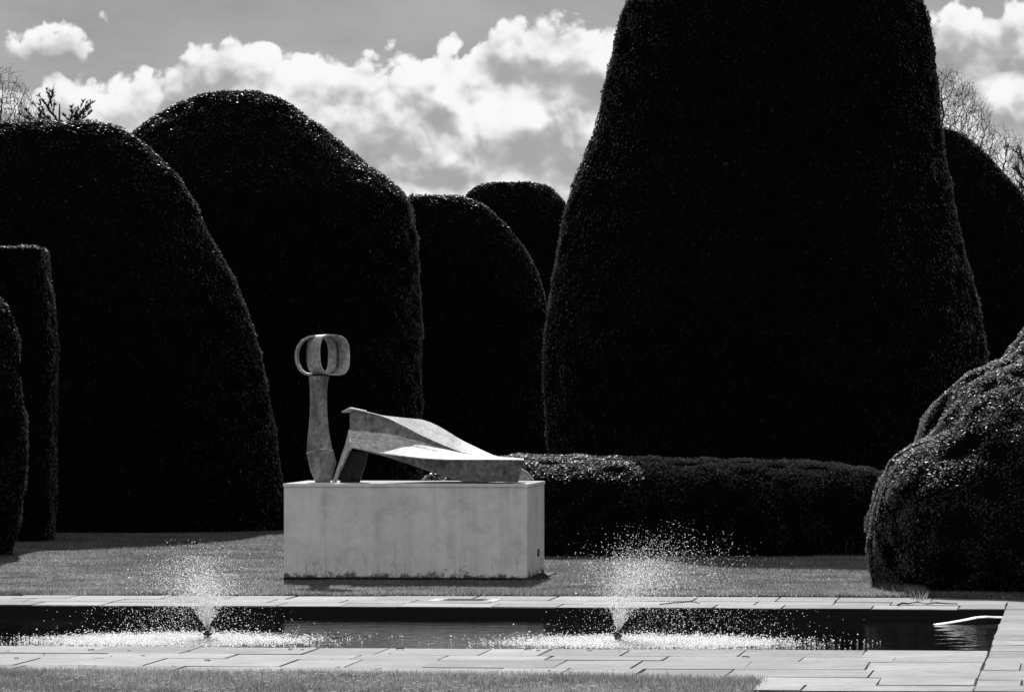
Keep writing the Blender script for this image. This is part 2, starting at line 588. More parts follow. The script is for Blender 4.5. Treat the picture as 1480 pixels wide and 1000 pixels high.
slab_rows(PA0, 0.0, 0.0, 3.4, 0.8, 1.5, 0.6, 1.3)
slab_rows(PA0, 0.0, -17.5, PB0, 0.9, 1.7, 0.6, 1.35)
slab_rows(0.0, 9.0, -17.5, PB0, 0.9, 1.7, 0.6, 1.35)
slab_rows(0.0, 9.0, PB0, 3.4, 0.8, 1.5, 0.6, 1.35)
o = bm_obj('paving', bm, M_PAVE)
tag(o, kind='structure')
# earth in the joints
bm = bmesh.new()
for (a0, a1, b0, b1) in ((PA0, 9, -17.5, PB0), (PA0, 9, 0, 3.4), (0, 9, PB0, 0)):
    bm.faces.new([bm.verts.new(G(a, b, -0.012)) for a, b in ((a0, b0), (a1, b0), (a1, b1), (a0, b1))])
o = bm_obj('paving_bed', bm, M_JOINT)
tag(o, kind='structure')

# ------------------------------------------------------------------ lawns


def turf(name, pts, z):
    bm = bmesh.new()
    up = [bm.verts.new((p[0], p[1], z)) for p in pts]
    dn = [bm.verts.new((p[0], p[1], -0.028)) for p in pts]
    bm.faces.new(up)
    for i in range(len(pts)):
        j = (i + 1) % len(pts)
        bm.faces.new([dn[i], dn[j], up[j], up[i]])
    o = bm_obj(name, bm, M_TURF)
    tag(o, kind='structure')
    return o


far_edge = [ground(px, py) for px, py in ((-400, 860), (0, 860), (330, 860.5), (700, 861), (1100, 862), (1328, 862.6), (1480, 867), (1900, 872))]
turf('far_lawn', [(p.x, p.y) for p in far_edge] + [(30, 130), (-30, 130)], 0.012)
ne = [ground(px, py) for px, py in ((-500, 967), (0, 971), (500, 975), (900, 979), (1098, 983))]
ne2 = [ground(px, py) for px, py in ((1085, 1000), (1040, 1060))]
turf('near_lawn', [(p.x, p.y) for p in ne + ne2] + [(-8, 45.5)], 0.012)


def blades(name, P, hmin, hmax, wid, mat, lean=0.5, label=None):
    n = len(P)
    hgt = rng.uniform(hmin, hmax, n)
    an = rng.uniform(0, 2 * np.pi, n)
    tw = rng.uniform(0, 2 * np.pi, n)
    ln = rng.uniform(0, lean, n) * hgt
    wx, wy = np.cos(tw) * wid * .5, np.sin(tw) * wid * .5
    V = np.empty((n, 3, 3), np.float32)
    V[:, 0] = P + np.stack([wx, wy, np.zeros(n)], -1)
    V[:, 1] = P - np.stack([wx, wy, np.zeros(n)], -1)
    V[:, 2] = P + np.stack([np.cos(an) * ln, np.sin(an) * ln, hgt], -1)
    o = mesh_np(name, V.reshape(-1, 3), [np.arange(n * 3).reshape(n, 3)], mat, smooth=False)
    tag(o, label, kind='stuff')
    return o


def in_view(x, y, m=60): return np.abs(x / y * F) < 740 + m


# far lawn, density falls off with distance
n = 760000
yy = 69.2 + (98 - 69.2) * rng.random(n) ** 1.35
xx = (rng.random(n) * 2 - 1) * (740 + 260) / F * yy
fe = np.interp(xx, [p.x for p in far_edge], [p.y for p in far_edge])
k = yy > fe + rng.normal(0, 0.07, n)
# keep grass out of the plinth foot
xx, yy = xx[k], yy[k]
patch = np.array([mnoise.noise((x_ * .9, y_ * .35, 0)) for x_, y_ in zip(xx[::1], yy[::1])])
sc_ = (0.8 + 0.6 * patch).clip(0.3, 1.4)
P = np.stack([xx, yy, np.full(len(xx), 0.01)], -1)
# split into calm tufts via height scaling
n = len(P)
hgt = rng.uniform(0.015, 0.045, n) * sc_
an, tw = rng.uniform(0, 2 * np.pi, n), rng.uniform(0, 2 * np.pi, n)
lnn = rng.uniform(0.1, 0.9, n) * hgt
V = np.empty((n, 3, 3), np.float32)
wv = np.stack([np.cos(tw) * .006, np.sin(tw) * .006, np.zeros(n)], -1)
V[:, 0] = P + wv; V[:, 1] = P - wv
V[:, 2] = P + np.stack([np.cos(an) * lnn, np.sin(an) * lnn, hgt], -1)
# rough tussocks at the foot of the clipped bush on the right
tp = []
for _ in range(5200):
    t_ = random.random()
    p = ground(1252 + 82 * t_ + random.gauss(0, 5), 842 + 20 * t_ ** 1.2 + random.gauss(0, 2.2))
    tp.append((p.x, p.y, 0.0))
for _ in range(9000):
    x_ = random.uniform(-7, 6.2)
    y_ = np.interp(x_, [p.x for p in far_edge], [p.y for p in far_edge]) + abs(random.gauss(0, .25)) - .03
    if mnoise.noise((x_ * 1.7, 0, 5)) > random.uniform(-.5, .5): tp.append((x_, y_, 0.0))
tp = np.array(tp)
m = len(tp)
th = np.where(np.arange(m) < 5200, rng.uniform(0.05, 0.13, m), rng.uniform(0.03, 0.085, m))
an, tw = rng.uniform(0, 2 * np.pi, m), rng.uniform(0, 2 * np.pi, m)
V2 = np.empty((m, 3, 3), np.float32)
wv = np.stack([np.cos(tw) * .006, np.sin(tw) * .006, np.zeros(m)], -1)
V2[:, 0] = tp + wv; V2[:, 1] = tp - wv
V2[:, 2] = tp + np.stack([np.cos(an) * th * .6, np.sin(an) * th * .6, th], -1)
VV = np.concatenate([V.reshape(-1, 3), V2.reshape(-1, 3)])
o = mesh_np('grass', VV, [np.arange(len(VV)).reshape(-1, 3)], M_GRASS, smooth=False)
tag(o, kind='stuff')

n = 130000
yy = 46.5 + 6.0 * rng.random(n)
xx = (rng.random(n) * 2 - 1) * (740 + 60) / F * yy
fe = np.interp(xx, [p.x for p in ne], [p.y for p in ne])
re = np.interp(yy, [ne2[1].y, ne2[0].y, ne[-1].y], [ne2[1].x, ne2[0].x, ne[-1].x])
jit = rng.normal(0, 0.05, n)
k = (yy < fe + jit) & (xx < re + jit * .6)
blades('grass', np.stack([xx[k], yy[k], np.full(k.sum(), 0.01)], -1), 0.02, 0.075, 0.008, M_GRASS, 0.7)

# daisies in the near lawn: small tilted white heads
bm = bmesh.new()
for _ in range(2200):
    y_ = random.uniform(47, 52)
    x_ = random.uniform(-.1, .1) * y_
    if y_ > np.interp(x_, [p.x for p in ne], [p.y for p in ne]) - 0.05 or x_ > 2.15: continue
    if mnoise.noise((x_ * .8, y_ * .5, 3)) < random.uniform(-.35, .45): continue
    z_ = random.uniform(0.05, 0.09)
    r_ = random.uniform(0.012, 0.023)
    c = bm.verts.new((x_, y_, z_ + .004))
    tx, ty = random.uniform(-.4, .4), random.uniform(-.25, .35)
    ring = [bm.verts.new((x_ + math.cos(a) * r_, y_ + math.sin(a) * r_, z_ + tx * math.cos(a) * r_ + ty * math.sin(a) * r_)) for a in np.linspace(0, 2 * math.pi, 8)[:-1]]
    for i in range(7): bm.faces.new([c, ring[i], ring[(i + 1) % 7]])
o = bm_obj('daisies', bm, M_PETAL)
tag(o, kind='stuff')

# ------------------------------------------------------------------ clipped yews


def catmull(xs, ys, xq):
    """smooth interpolation of a table (finite-difference hermite)"""
    xs, ys = np.asarray(xs, float), np.asarray(ys, float)
    m_ = np.gradient(ys, xs)
    i = np.clip(np.searchsorted(xs, xq) - 1, 0, len(xs) - 2)
    h_ = xs[i + 1] - xs[i]
    t = (xq - xs[i]) / h_
    return ((2 * t**3 - 3 * t**2 + 1) * ys[i] + (t**3 - 2 * t**2 + t) * h_ * m_[i]
            + (-2 * t**3 + 3 * t**2) * ys[i + 1] + (t**3 - t**2) * h_ * m_[i + 1])


def lumps(P, amp, scale, seed):
    return np.array([amp * (mnoise.noise((p[0] * scale + seed, p[1] * scale, p[2] * scale))
                            + .5 * mnoise.noise((p[0] * scale * 2.3, p[1] * scale * 2.3 + seed, p[2] * scale * 2.3))) for p in P])


def foliage_shell(name, rings, label, cat, group, mat, density=650, leaf=(0.03, 0.065), seed=0, lump=(0.05, 0.9), back=0.3, wide=0.32):
    """rings (nl, nm, 3): closed horizontal outlines from the ground up; grows a lumpy core plus leaf-sized faces all over it."""
    nl, nm, _ = rings.shape
    P = rings.reshape(-1, 3).copy()
    cen = rings.mean(axis=1, keepdims=True)
    outv = (rings - cen); outv[..., 2] += 0.15 * np.linalg.norm(outv, axis=-1)
    outv /= np.linalg.norm(outv, axis=-1, keepdims=True) + 1e-6
    P += outv.reshape(-1, 3) * lumps(P, lump[0], lump[1], seed)[:, None]
    ids = np.arange(nl * nm).reshape(nl, nm)
    nx = np.roll(ids, -1, axis=1)
    quads = np.stack([ids[:-1], nx[:-1], nx[1:], ids[1:]], -1).reshape(-1, 4)
    topc = len(P)
    P = np.vstack([P, P[-nm:].mean(axis=0, keepdims=True)])
    tris = np.stack([ids[-1], nx[-1], np.full(nm, topc)], -1)
    # sample leaves on the quads
    a, b, c, d = (P[quads[:, i]] for i in range(4))
    nrm = np.cross(c - a, d - b)
    area = np.linalg.norm(nrm, axis=1) * .5
    nrm /= (2 * area)[:, None] + 1e-9
    ctr = (a + b + c + d) / 4
    view = np.array([0, 0, H]) - ctr
    view /= np.linalg.norm(view, axis=1, keepdims=True)
    facing = (nrm * view).sum(1)
    w = area * np.where(facing > -0.35, 1.0, back)
    w = w * np.where(np.abs(facing) < 0.5, 1.5, 1.0)
    vis = np.abs(ctr[:, 0] / ctr[:, 1] * F) < 860
    w = w * np.where(vis, 1.0, 0.25)
    n = int(w.sum() * density)
    f = rng.choice(len(quads), n, p=w / w.sum())
    u, v = rng.random(n)[:, None], rng.random(n)[:, None]
    base = a[f] * (1 - u) * (1 - v) + b[f] * u * (1 - v) + c[f] * u * v + d[f] * (1 - u) * v
    N = nrm[f]
    T = rng.normal(size=(n, 3)); T -= (T * N).sum(1, keepdims=True) * N
    T /= np.linalg.norm(T, axis=1, keepdims=True)
    T = T + N * rng.uniform(0.0, 0.6, (n, 1)) + np.array([0, 0, 0.1])
    T /= np.linalg.norm(T, axis=1, keepdims=True)
    Bn = np.cross(T, N + rng.normal(0, .30, (n, 3)))
    Bn /= np.linalg.norm(Bn, axis=1, keepdims=True) + 1e-9
    L = rng.uniform(leaf[0], leaf[1], (n, 1)) * np.where(rng.random((n, 1)) < .04, 1.7, 1.0)
    cl = np.sin(6.1 * base[:, 0] + 2.2 * np.sin(2.3 * base[:, 2] + seed)) * np.sin(5.3 * base[:, 1] + 1.3) * np.sin(6.9 * base[:, 2] + 1.9 * np.sin(2.9 * base[:, 0]))
    base = base + N * rng.uniform(-.03, .012, (n, 1)) + N * (cl * .035)[:, None]
    LV = np.empty((n, 4, 3))
    LV[:, 0] = base
    LV[:, 1] = base + T * L * .5 + Bn * L * wide
    LV[:, 2] = base + T * L
    LV[:, 3] = base + T * L * .5 - Bn * L * wide
    n0 = len(P)
    VV = np.vstack([P, LV.reshape(-1, 3)])
    lq = (n0 + np.arange(n * 4)).reshape(n, 4)
    mi = np.concatenate([np.zeros(len(quads) + n, int), np.zeros(len(tris), int)])
    mi[len(quads):len(quads) + n] = 1
    base_pt = rings[0].mean(axis=0)
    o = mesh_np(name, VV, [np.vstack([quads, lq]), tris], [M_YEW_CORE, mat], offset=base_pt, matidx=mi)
    o.location = base_pt
    tag(o, label, cat, group)
    return o


def mound(name, levels, d, ratio, label, cat='topiary', group=None, nl=64, nm=104, expo=2.3, dshift=0.0, **kw):
    """levels: (photo row, left column, right column) of the outline, top first; d = distance of its middle."""
    lv = sorted(levels, key=lambda t: -t[0])
    zs = np.array([max(0.0, Z(t[0], d)) for t in lv])
    for i in range(1, len(zs)):
        if zs[i] <= zs[i - 1]: zs[i] = zs[i - 1] + 1e-3
    xl = np.array([X(t[1], d) for t in lv]); xr = np.array([X(t[2], d) for t in lv])
    t_ = np.linspace(0, 1, nl)
    zq = zs[0] + (zs[-1] - zs[0]) * (1 - (1 - t_) ** 1.35)
    L_, R_ = catmull(zs, xl, zq), catmull(zs, xr, zq)
    hw0 = (xr[0] - xl[0]) / 2
    phi = np.linspace(0, 2 * np.pi, nm, endpoint=False)
    cs, sn = np.cos(phi), np.sin(phi)
    ex = 2.0 / expo
    ux, uy = np.sign(cs) * np.abs(cs) ** ex, np.sign(sn) * np.abs(sn) ** ex
    rings = np.empty((nl, nm, 3))
    for i in range(nl):
        c_, hw = (L_[i] + R_[i]) / 2, max(0.02, (R_[i] - L_[i]) / 2)
        rings[i, :, 0] = c_ + ux * hw
        rings[i, :, 1] = d + dshift * (zq[i] - zq[0]) + uy * hw * ratio
        rings[i, :, 2] = zq[i]
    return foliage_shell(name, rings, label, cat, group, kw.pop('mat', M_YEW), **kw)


GRP = 'giant clipped yews behind the lawn'
# big central-right cone
mound('clipped_yew', [(-95, 1080, 1170), (-85, 1030, 1220), (-65, 975, 1275), (-35, 932, 1310), (0, 910, 1329), (50, 893, 1343), (100, 881, 1350), (150, 871, 1356),
                      (200, 858, 1362), (250, 838, 1370), (300, 819, 1379), (350, 806, 1389), (400, 798, 1402), (450, 792, 1414), (500, 787, 1421),
                      (550, 786, 1424), (600, 788, 1424), (650, 791, 1422), (720, 796, 1418), (790, 802, 1412)], 97, 0.8,
      'tallest black clipped yew, a giant rounded cone cut off by the top of the picture', group=GRP, seed=3, lump=(0.07, 0.7))
mound('clipped_yew', [(175.5, 70, 110), (177, 40, 134), (179, 0, 150), (182, -60, 163), (188, -120, 178), (194, -150, 190), (211, -200, 211), (238, -250, 238), (262, -275, 258),
                      (296, -298, 282), (335, -310, 302), (380, -316, 325), (430, -320, 347), (480, -320, 365), (520, -320, 376), (560, -320, 385), (620, -318, 396), (700, -316, 408), (780, -310, 418)], 101, 0.55,
      'broad flat topped black yew at the left with a long sloping right shoulder', group=GRP, seed=13, lump=(0.07, 0.6))
mound('clipped_yew', [(133, 322, 358), (135, 305, 372), (138, 292, 385), (145, 274, 403), (156, 251, 425), (173, 221, 452), (194, 194, 480), (211, 180, 500), (228, 170, 518),
                      (253, 160, 552), (265, 157, 568), (277, 153, 582), (289, 150, 591), (319, 145, 597), (360, 140, 603), (420, 135, 608), (500, 130, 610), (760, 130, 612)], 111, 0.8,
      'black domed yew with a peak and a right shoulder dropping sheer, behind the sculpture', group=GRP, seed=23, lump=(0.10, 0.6))
mound('clipped_yew', [(283, 610, 650), (286, 585, 672), (293, 570, 692), (306, 560, 712), (325, 550, 732), (350, 545, 750), (380, 540, 766), (410, 535, 779), (440, 530, 788),
                      (480, 530, 792), (540, 528, 796), (760, 525, 798)], 117, 0.7,
      'lower rounded yew tucked against the left side of the tallest cone', group=GRP, seed=33, lump=(0.06, 0.7))
mound('clipped_yew', [(264, 715, 765), (267, 695, 785), (274, 680, 798), (286, 668, 810), (300, 658, 820), (325, 648, 835), (360, 640, 850), (420, 632, 860), (760, 625, 870)], 128, 0.7,
      'farthest small domed yew showing only its top between two larger yews', group=GRP, seed=43, lump=(0.05, 0.7))
mound('clipped_yew', [(184, 1325, 1352), (187, 1305, 1375), (195, 1290, 1393), (208, 1278, 1410), (225, 1270, 1428), (250, 1262, 1450), (290, 1255, 1484), (330, 1250, 1512), (400, 1245, 1540), (500, 1240, 1560), (760, 1235, 1570)], 120, 0.6,
      'sloping dark yew on the right behind the tallest cone, under bare trees', group=GRP, seed=53, lump=(0.09, 0.6))

# square-cut hedge at the left edge
nl, nm = 56, 100
d_ = 94.0
lv = [(358, 72), (362, 73), (400, 78), (450, 85), (500, 88), (560, 87), (620, 87), (700, 86), (800, 84)]
zs = [max(0, Z(p, d_ - 2)) for p, _ in lv][::-1]
xr = [X(x_, d_ + .9) for _, x_ in lv][::-1]
zq = np.linspace(0, zs[-1], nl)
rq = np.interp(zq, zs, xr)
rings = np.empty((nl + 3, nm, 3))
phi = np.linspace(0, 2 * np.pi, nm, endpoint=False)
ex = 2 / 9.0
ux, uy = np.sign(np.cos(phi)) * np.abs(np.cos(phi)) ** ex, np.sign(np.sin(phi)) * np.abs(np.sin(phi)) ** ex
for i in range(nl + 3):
    j = min(i, nl - 1)
    sh = 1.0 if i < nl else (0.93, 0.6, 0.2)[i - nl]
    c_ = (rq[j] - 12.5) / 2
    hw = (rq[j] + 12.5) / 2 - .03
    rings[i, :, 0] = c_ + ux * (hw - (1 - sh) * 2.4)
    rings[i, :, 1] = d_ + uy * 1.0 * sh
    rings[i, :, 2] = zq[j] + (0.0 if i < nl else (0.03, 0.045, 0.05)[i - nl])
foliage_shell('clipped_hedge', rings, 'square cut dark hedge with a flat top and crisp corner at the left edge', 'hedge', None, M_YEW, seed=63, lump=(0.04, 0.9))

mound('clipped_yew', [(385, -190, -110), (395, -240, -60), (415, -270, -22), (440, -285, 3), (470, -292, 16), (510, -295, 26), (560, -296, 33), (620, -296, 36), (680, -295, 34), (730, -294, 30), (770, -292, 26), (822, -288, 20)],
      86, 0.6, 'nearest left dark yew, only its rounded right flank in the picture', seed=73, lump=(0.06, 0.9), group=None)

# low hedge between lawn and the tallest cone
pl, pr = X(604, 87), X(1330, 87)
nl, nm = 26, 160
zt = 1.52
prof = [(0.0, 1.0), (0.5, 1.0), (0.9, 0.99), (1.12, 0.96), (1.24, 0.90), (1.33, 0.82), (1.41, 0.70), (1.47, 0.55), (1.53, 0.36), (1.56, 0.15)]
ph = np.linspace(0, 2 * np.pi, nm, endpoint=False)
ex = 2 / 5.0
ux, uy = np.sign(np.cos(ph)) * np.abs(np.cos(ph)) ** ex, np.sign(np.sin(ph)) * np.abs(np.sin(ph)) ** ex
rings = np.empty((nl, nm, 3))
zz = np.interp(np.linspace(0, len(prof) - 1, nl), range(len(prof)), [p[0] for p in prof])
ss = np.interp(np.linspace(0, len(prof) - 1, nl), range(len(prof)), [p[1] for p in prof])
for i in range(nl):
    rings[i, :, 0] = (pl + pr) / 2 + ux * ((pr - pl) / 2 - (1 - ss[i]) * 2.2)
    rings[i, :, 1] = 88.2 + uy * 2.9 * ss[i]
    tilt = 1.0 - 0.10 * ((rings[i, :, 0] - pl) / (pr - pl)) * (zz[i] / zt)
    rings[i, :, 2] = zz[i] * tilt
foliage_shell('low_hedge', rings, 'low rounded dark hedge along the lawn, its sunlit end beside the plinth', 'hedge', None, M_HEDGE, density=1200, leaf=(0.022, 0.048), seed=83, lump=(0.09, 0.7))

# big billowing bush at the right: rounded lobes melted into one another
LOBES = [(1346, 765, 88, 128, 73.2, 2.6), (1470, 690, 148, 166, 75.0, 4.4), (1600, 600, 165, 168, 76.0, 5.2), (1720, 600, 220, 245, 76.0, 5.8),
         (1440, 800, 130, 170, 73.4, 3.3), (1580, 790, 160, 200, 73.6, 4.0), (1760, 800, 190, 220, 73.8, 4.2)]
nl, nm, nr = 84, 250, 130
bcx, bcy = X(1655, 75.4), 75.4
zmax_ = 4.9
zq = zmax_ * (1 - (1 - np.linspace(0, 1, nl)) ** 1.25)
phi = np.linspace(0, 2 * np.pi, nm, endpoint=False)
rr_ = np.linspace(0.02, 8.5, nr)
ZZ, PP, RR = np.meshgrid(zq, phi, rr_, indexing='ij')
XX, YY = bcx + RR * np.cos(PP), bcy + RR * np.sin(PP)
acc = np.zeros_like(XX)
KB = 0.10
for (px_, py_, rx_, ry_, d_, rd_) in LOBES:
    zc_, rz_, rxm = Z(py_, d_), ry_ / F * d_, rx_ / F * d_
    dz = ZZ - zc_
    tap = np.where(dz < 0, 1 - .10 * (dz / max(zc_, .3)) ** 2, 1.0)
    q_ = np.sqrt(((XX - X(px_, d_)) / (rxm * tap)) ** 2 + ((YY - d_) / (rd_ * tap)) ** 2 + (np.maximum(dz, 0) / rz_) ** 2)
    acc += np.exp(-(q_ - 1) * min(rxm, rz_) / KB)
fld = acc > 1.0
last = nr - 1 - np.argmax(fld[:, :, ::-1], axis=2)
rad = np.where(fld.any(axis=2), rr_[last], 0.02)
# sub-step: linear between samples
a0 = np.take_along_axis(acc, last[:, :, None], 2)[:, :, 0]
a1 = np.take_along_axis(acc, np.minimum(last + 1, nr - 1)[:, :, None], 2)[:, :, 0]
fr_ = np.clip(np.log(np.maximum(a0, 1)) / np.maximum(np.log(np.maximum(a0, 1)) - np.log(np.maximum(a1, 1e-9)), 1e-6), 0, 1)
rad = rad + np.where(rad > .05, fr_ * (rr_[1] - rr_[0]), 0)
rings = np.stack([bcx + rad * np.cos(phi)[None], bcy + rad * np.sin(phi)[None], np.repeat(zq[:, None], nm, 1)], -1)
foliage_shell('clipped_bush', rings, 'billowing dark yew bush of merged lobes at the right edge, sunlit on its left shoulder', 'bush', None, M_BOX,
              density=1900, leaf=(0.018, 0.042), seed=93, lump=(0.11, 1.2))

# ------------------------------------------------------------------ trees beyond


def tube_path(Vs, Fs, pts, radii, k=5):
    base = len(Vs)
    for i, (p, r) in enumerate(zip(pts, radii)):
        d = (pts[min(i + 1, len(pts) - 1)] - pts[max(i - 1, 0)])
        d = d.normalized() if d.length > 1e-9 else Vector((0, 0, 1))
        a = d.orthogonal().normalized(); b = d.cross(a)
        for j in range(k):
            t = 2 * math.pi * j / k
            q = p + (a * math.cos(t) + b * math.sin(t)) * r
            Vs.append((q.x, q.y, q.z))
    for i in range(len(pts) - 1):
        for j in range(k):
            j2 = (j + 1) % k
            Fs.append((base + i * k + j, base + i * k + j2, base + (i + 1) * k + j2, base + (i + 1) * k + j))


def bare_tree(px, top, d, halfw, crown_h, label, seed, natt=1500, lean=0.0):
    """space colonisation: twigs grow towards points scattered through the crown"""
    from mathutils.kdtree import KDTree
    rnd = random.Random(seed)
    base = Vector((X(px, d), d, 0.0))
    ht = Z(top, d)
    root = empty('bare_tree', base, label, 'tree', 'bare trees beyond the yews')
    cz = ht - crown_h / 2
    att = []
    while len(att) < natt:
        q = Vector((rnd.uniform(-1, 1), rnd.uniform(-1, 1), rnd.uniform(-1, 1)))
        if q.length > 1 or q.length < rnd.random() * .75: continue
        wv_ = 1 - .25 * max(0, q.z)
        att.append(Vector((q.x * halfw * wv_ + lean * (q.z + 1), q.y * halfw * .7 * wv_, cz + q.z * crown_h / 2 * rnd.uniform(.92, 1))))
    nodes = [Vector((0, 0, 0))]; par = [-1]
    z = 0.0
    while z < ht - crown_h * .96:
        z += .35
        nodes.append(nodes[-1] + Vector((rnd.gauss(0, .02), rnd.gauss(0, .02), .35))); par.append(len(nodes) - 2)
    step, kill, infl = .12, .15, 3.0
    alive = list(range(len(att)))
    seen = set()
    for it in range(170):
        kd = KDTree(len(nodes))
        for i_, p in enumerate(nodes): kd.insert(p, i_)
        kd.balance()
        pull = {}
        keep = []
        for a_ in alive:
            co, i_, ds = kd.find(att[a_])
            if ds < kill: continue
            keep.append(a_)
            if ds < infl or it < 3: pull.setdefault(i_, []).append((att[a_] - co).normalized())
        alive = keep
        if not pull: break
        added = 0
        for i_, ds in pull.items():
            dv = sum(ds, Vector()) / len(ds)
            dv = (dv + Vector((rnd.gauss(0, .22), rnd.gauss(0, .22), rnd.gauss(0, .22) + .05))).normalized()
            key = (i_, round(dv.x, 1), round(dv.y, 1), round(dv.z, 1))
            if key in seen: continue
            seen.add(key)
            nodes.append(nodes[i_] + dv * step); par.append(i_); added += 1
        if not added: break
    n = len(nodes)
    r3 = [0.0] * n
    kids = [0] * n
    for i_ in range(n - 1, 0, -1):
        if kids[i_] == 0: r3[i_] = .006 ** 2.3
        r3[par[i_]] += r3[i_]; kids[par[i_]] += 1
    rad = [v ** (1 / 2.3) for v in r3]
    lim = ht - crown_h * .96
    Vt, Ft, Vc, Fc = [], [], [], []
    for i_ in range(1, n):
        a_, b_ = nodes[par[i_]], nodes[i_]
        tgt = (Vt, Ft) if b_.z <= lim + .4 and rad[i_] > .05 else (Vc, Fc)
        tube_path(tgt[0], tgt[1], [a_, b_], [min(rad[par[i_]], rad[i_] * 1.25), rad[i_]], 8 if rad[i_] > .05 else 3)
    for i_ in range(1, n):
        if kids[i_] == 0 or (rad[i_] < .012 and rnd.random() < .25):
            dv0 = (nodes[i_] - nodes[par[i_]]).normalized()
            for _ in range(2):
                q0 = nodes[i_]
                dv = (dv0 + Vector((rnd.gauss(0, .6), rnd.gauss(0, .6), rnd.gauss(.1, .5)))).normalized()
                q1 = q0 + dv * rnd.uniform(.10, .22)
                q2 = q1 + (dv + Vector((rnd.gauss(0, .4), rnd.gauss(0, .4), rnd.gauss(.1, .3)))).normalized() * rnd.uniform(.08, .2)
                tube_path(Vc, Fc, [q0, q1, q2], [.0055, .0048, .0035], 3)
    mesh_np('trunk', Vt, [np.array(Ft)], M_BARK, root)
    mesh_np('crown', Vc, [np.array(Fc)], M_BARK, root)
    return root


bare_tree(2, 92, 165, 1.5, 5.2, 'leafless tree at the far left, its twigs above the flat topped yew', 5, natt=4500)
bare_tree(1364, 96, 170, 1.7, 4.6, 'leafless tree with a rounded fine twigged crown right of the tallest cone', 8, natt=7500)
bare_tree(1450, 184, 175, 1.3, 4.0, 'smaller leafless tree above the sloping yew at the right', 21, natt=4500)


def conifer(px, top, d, label, seed, limbs, needle=0.11):
    """limbs: (photo base x, y, tip x, y) of the boughs that stand clear"""
    rnd = random.Random(seed)
    base = Vector((X(px, d), d, 0))
    root = empty('conifer_tree', base, label, 'tree')
    Vs, Fs = [], []
    tt = Z(top, d)
    tube_path(Vs, Fs, [Vector((0, 0, 0)), Vector((0.03, 0, tt * .4)), Vector((-.03, 0, tt * .75)), Vector((0, 0, tt))], [.28, .2, .10, .015], 8)
    mesh_np('trunk', Vs, [np.array(Fs)], M_BARK, root)
    Vs, Fs, Nv = [], [], []
    boughs = []
    for (x0, y0, x1, y1) in limbs:
        p0 = Vector((X(x0, d) - base.x, rnd.uniform(-.5, .5), Z(y0, d)))
        p1 = Vector((X(x1, d) - base.x, rnd.uniform(-1.2, 1.2), Z(y1, d)))
        boughs.append((p0, p1))
    for (p0, p1) in list(boughs):
        for _ in range(3):
            t = rnd.uniform(.25, .8); q = p0.lerp(p1, t)
            boughs.append((q, q + ((p1 - p0).normalized() + Vector((rnd.gauss(0, .55), rnd.gauss(0, .5), rnd.gauss(.25, .4)))).normalized() * (p1 - p0).length * rnd.uniform(.25, .45)))
    for kk in range(46):
        a = rnd.uniform(0, 2 * math.pi); z = rnd.uniform(.2, .86) * tt
        L = (1 - z / tt) * 3.2 + .7
        p0 = Vector((0, 0, z)); boughs.append((p0, p0 + Vector((math.cos(a) * L, math.sin(a) * L, L * .25))))
    for p0, p1 in boughs:
        mid = (p0 + p1) / 2 + Vector((0, 0, -(p1 - p0).length * .10))
        pts = [p0 * (1 - t) ** 2 + mid * 2 * t * (1 - t) + p1 * t * t for t in np.linspace(0, 1, 9)]
        tube_path(Vs, Fs, pts, list(np.linspace(.026, .006, 9)), 4)
        L = (p1 - p0).length
        for i in range(int(L * 16)):
            t = rnd.uniform(.12, 1)
            q = p0 * (1 - t) ** 2 + mid * 2 * t * (1 - t) + p1 * t * t
            dd = Vector((rnd.gauss(0, .6), rnd.gauss(0, .6), rnd.uniform(.1, 1.2))).normalized() + (p1 - p0).normalized() * .5
            ln_ = needle * rnd.uniform(.6, 1.7)
            for _ in range(5):
                e = (dd + Vector((rnd.gauss(0, .35), rnd.gauss(0, .35), rnd.gauss(0, .35)))).normalized() * ln_
                s_ = e.orthogonal().normalized() * .016
                Nv += [tuple(q - s_), tuple(q + s_), tuple(q + e)]
    n0 = len(Vs)
    allV = np.array(Vs + Nv)
    tri = n0 + np.arange(len(Nv)).reshape(-1, 3)
    mesh_np('crown', allV, [np.array(Fs), tri], M_NEEDLE, root)
    return root


conifer(86, 150, 150, 'dark conifer with upswept spiky boughs above the flat topped yew at the left', 3,
        [(86, 185, 66, 126), (84, 182, 45, 148), (86, 188, 40, 172), (90, 185, 130, 146), (92, 188, 137, 162), (88, 188, 108, 158), (86, 178, 56, 136), (95, 186, 120, 168), (80, 190, 52, 166)])
conifer(1486, 206, 150, 'dark narrow conifer cut by the right edge of the picture', 6,
        [(1484, 262, 1470, 236), (1484, 275, 1468, 262), (1484, 245, 1474, 214), (1486, 290, 1466, 280)])

# ------------------------------------------------------------------ plinth
PC = Vector((0.206, 74.9, 0))               # near right foot corner
PW, PD, PH = 3.325, 2.34, 1.322


def PF(s, t, z): return Vector((PC.x + (s - PW) * CU + t * SU, PC.y - (s - PW) * SU + t * CU, z))


def PL(px, py, t):
    """point of the plinth frame seen at (px,py) with depth t behind its front face"""
    k = (px - 740.0) / F
    # k*(yc - s*SU + t*CU) = xc + s*CU + t*SU
    yc, xc = PC.y + PW * SU, PC.x - PW * CU
    s = (k * (yc + t * CU) - xc - t * SU) / (CU + k * SU)
    p = PF(s, t, 0)
    p.z = Z(py, p.y)
    return p


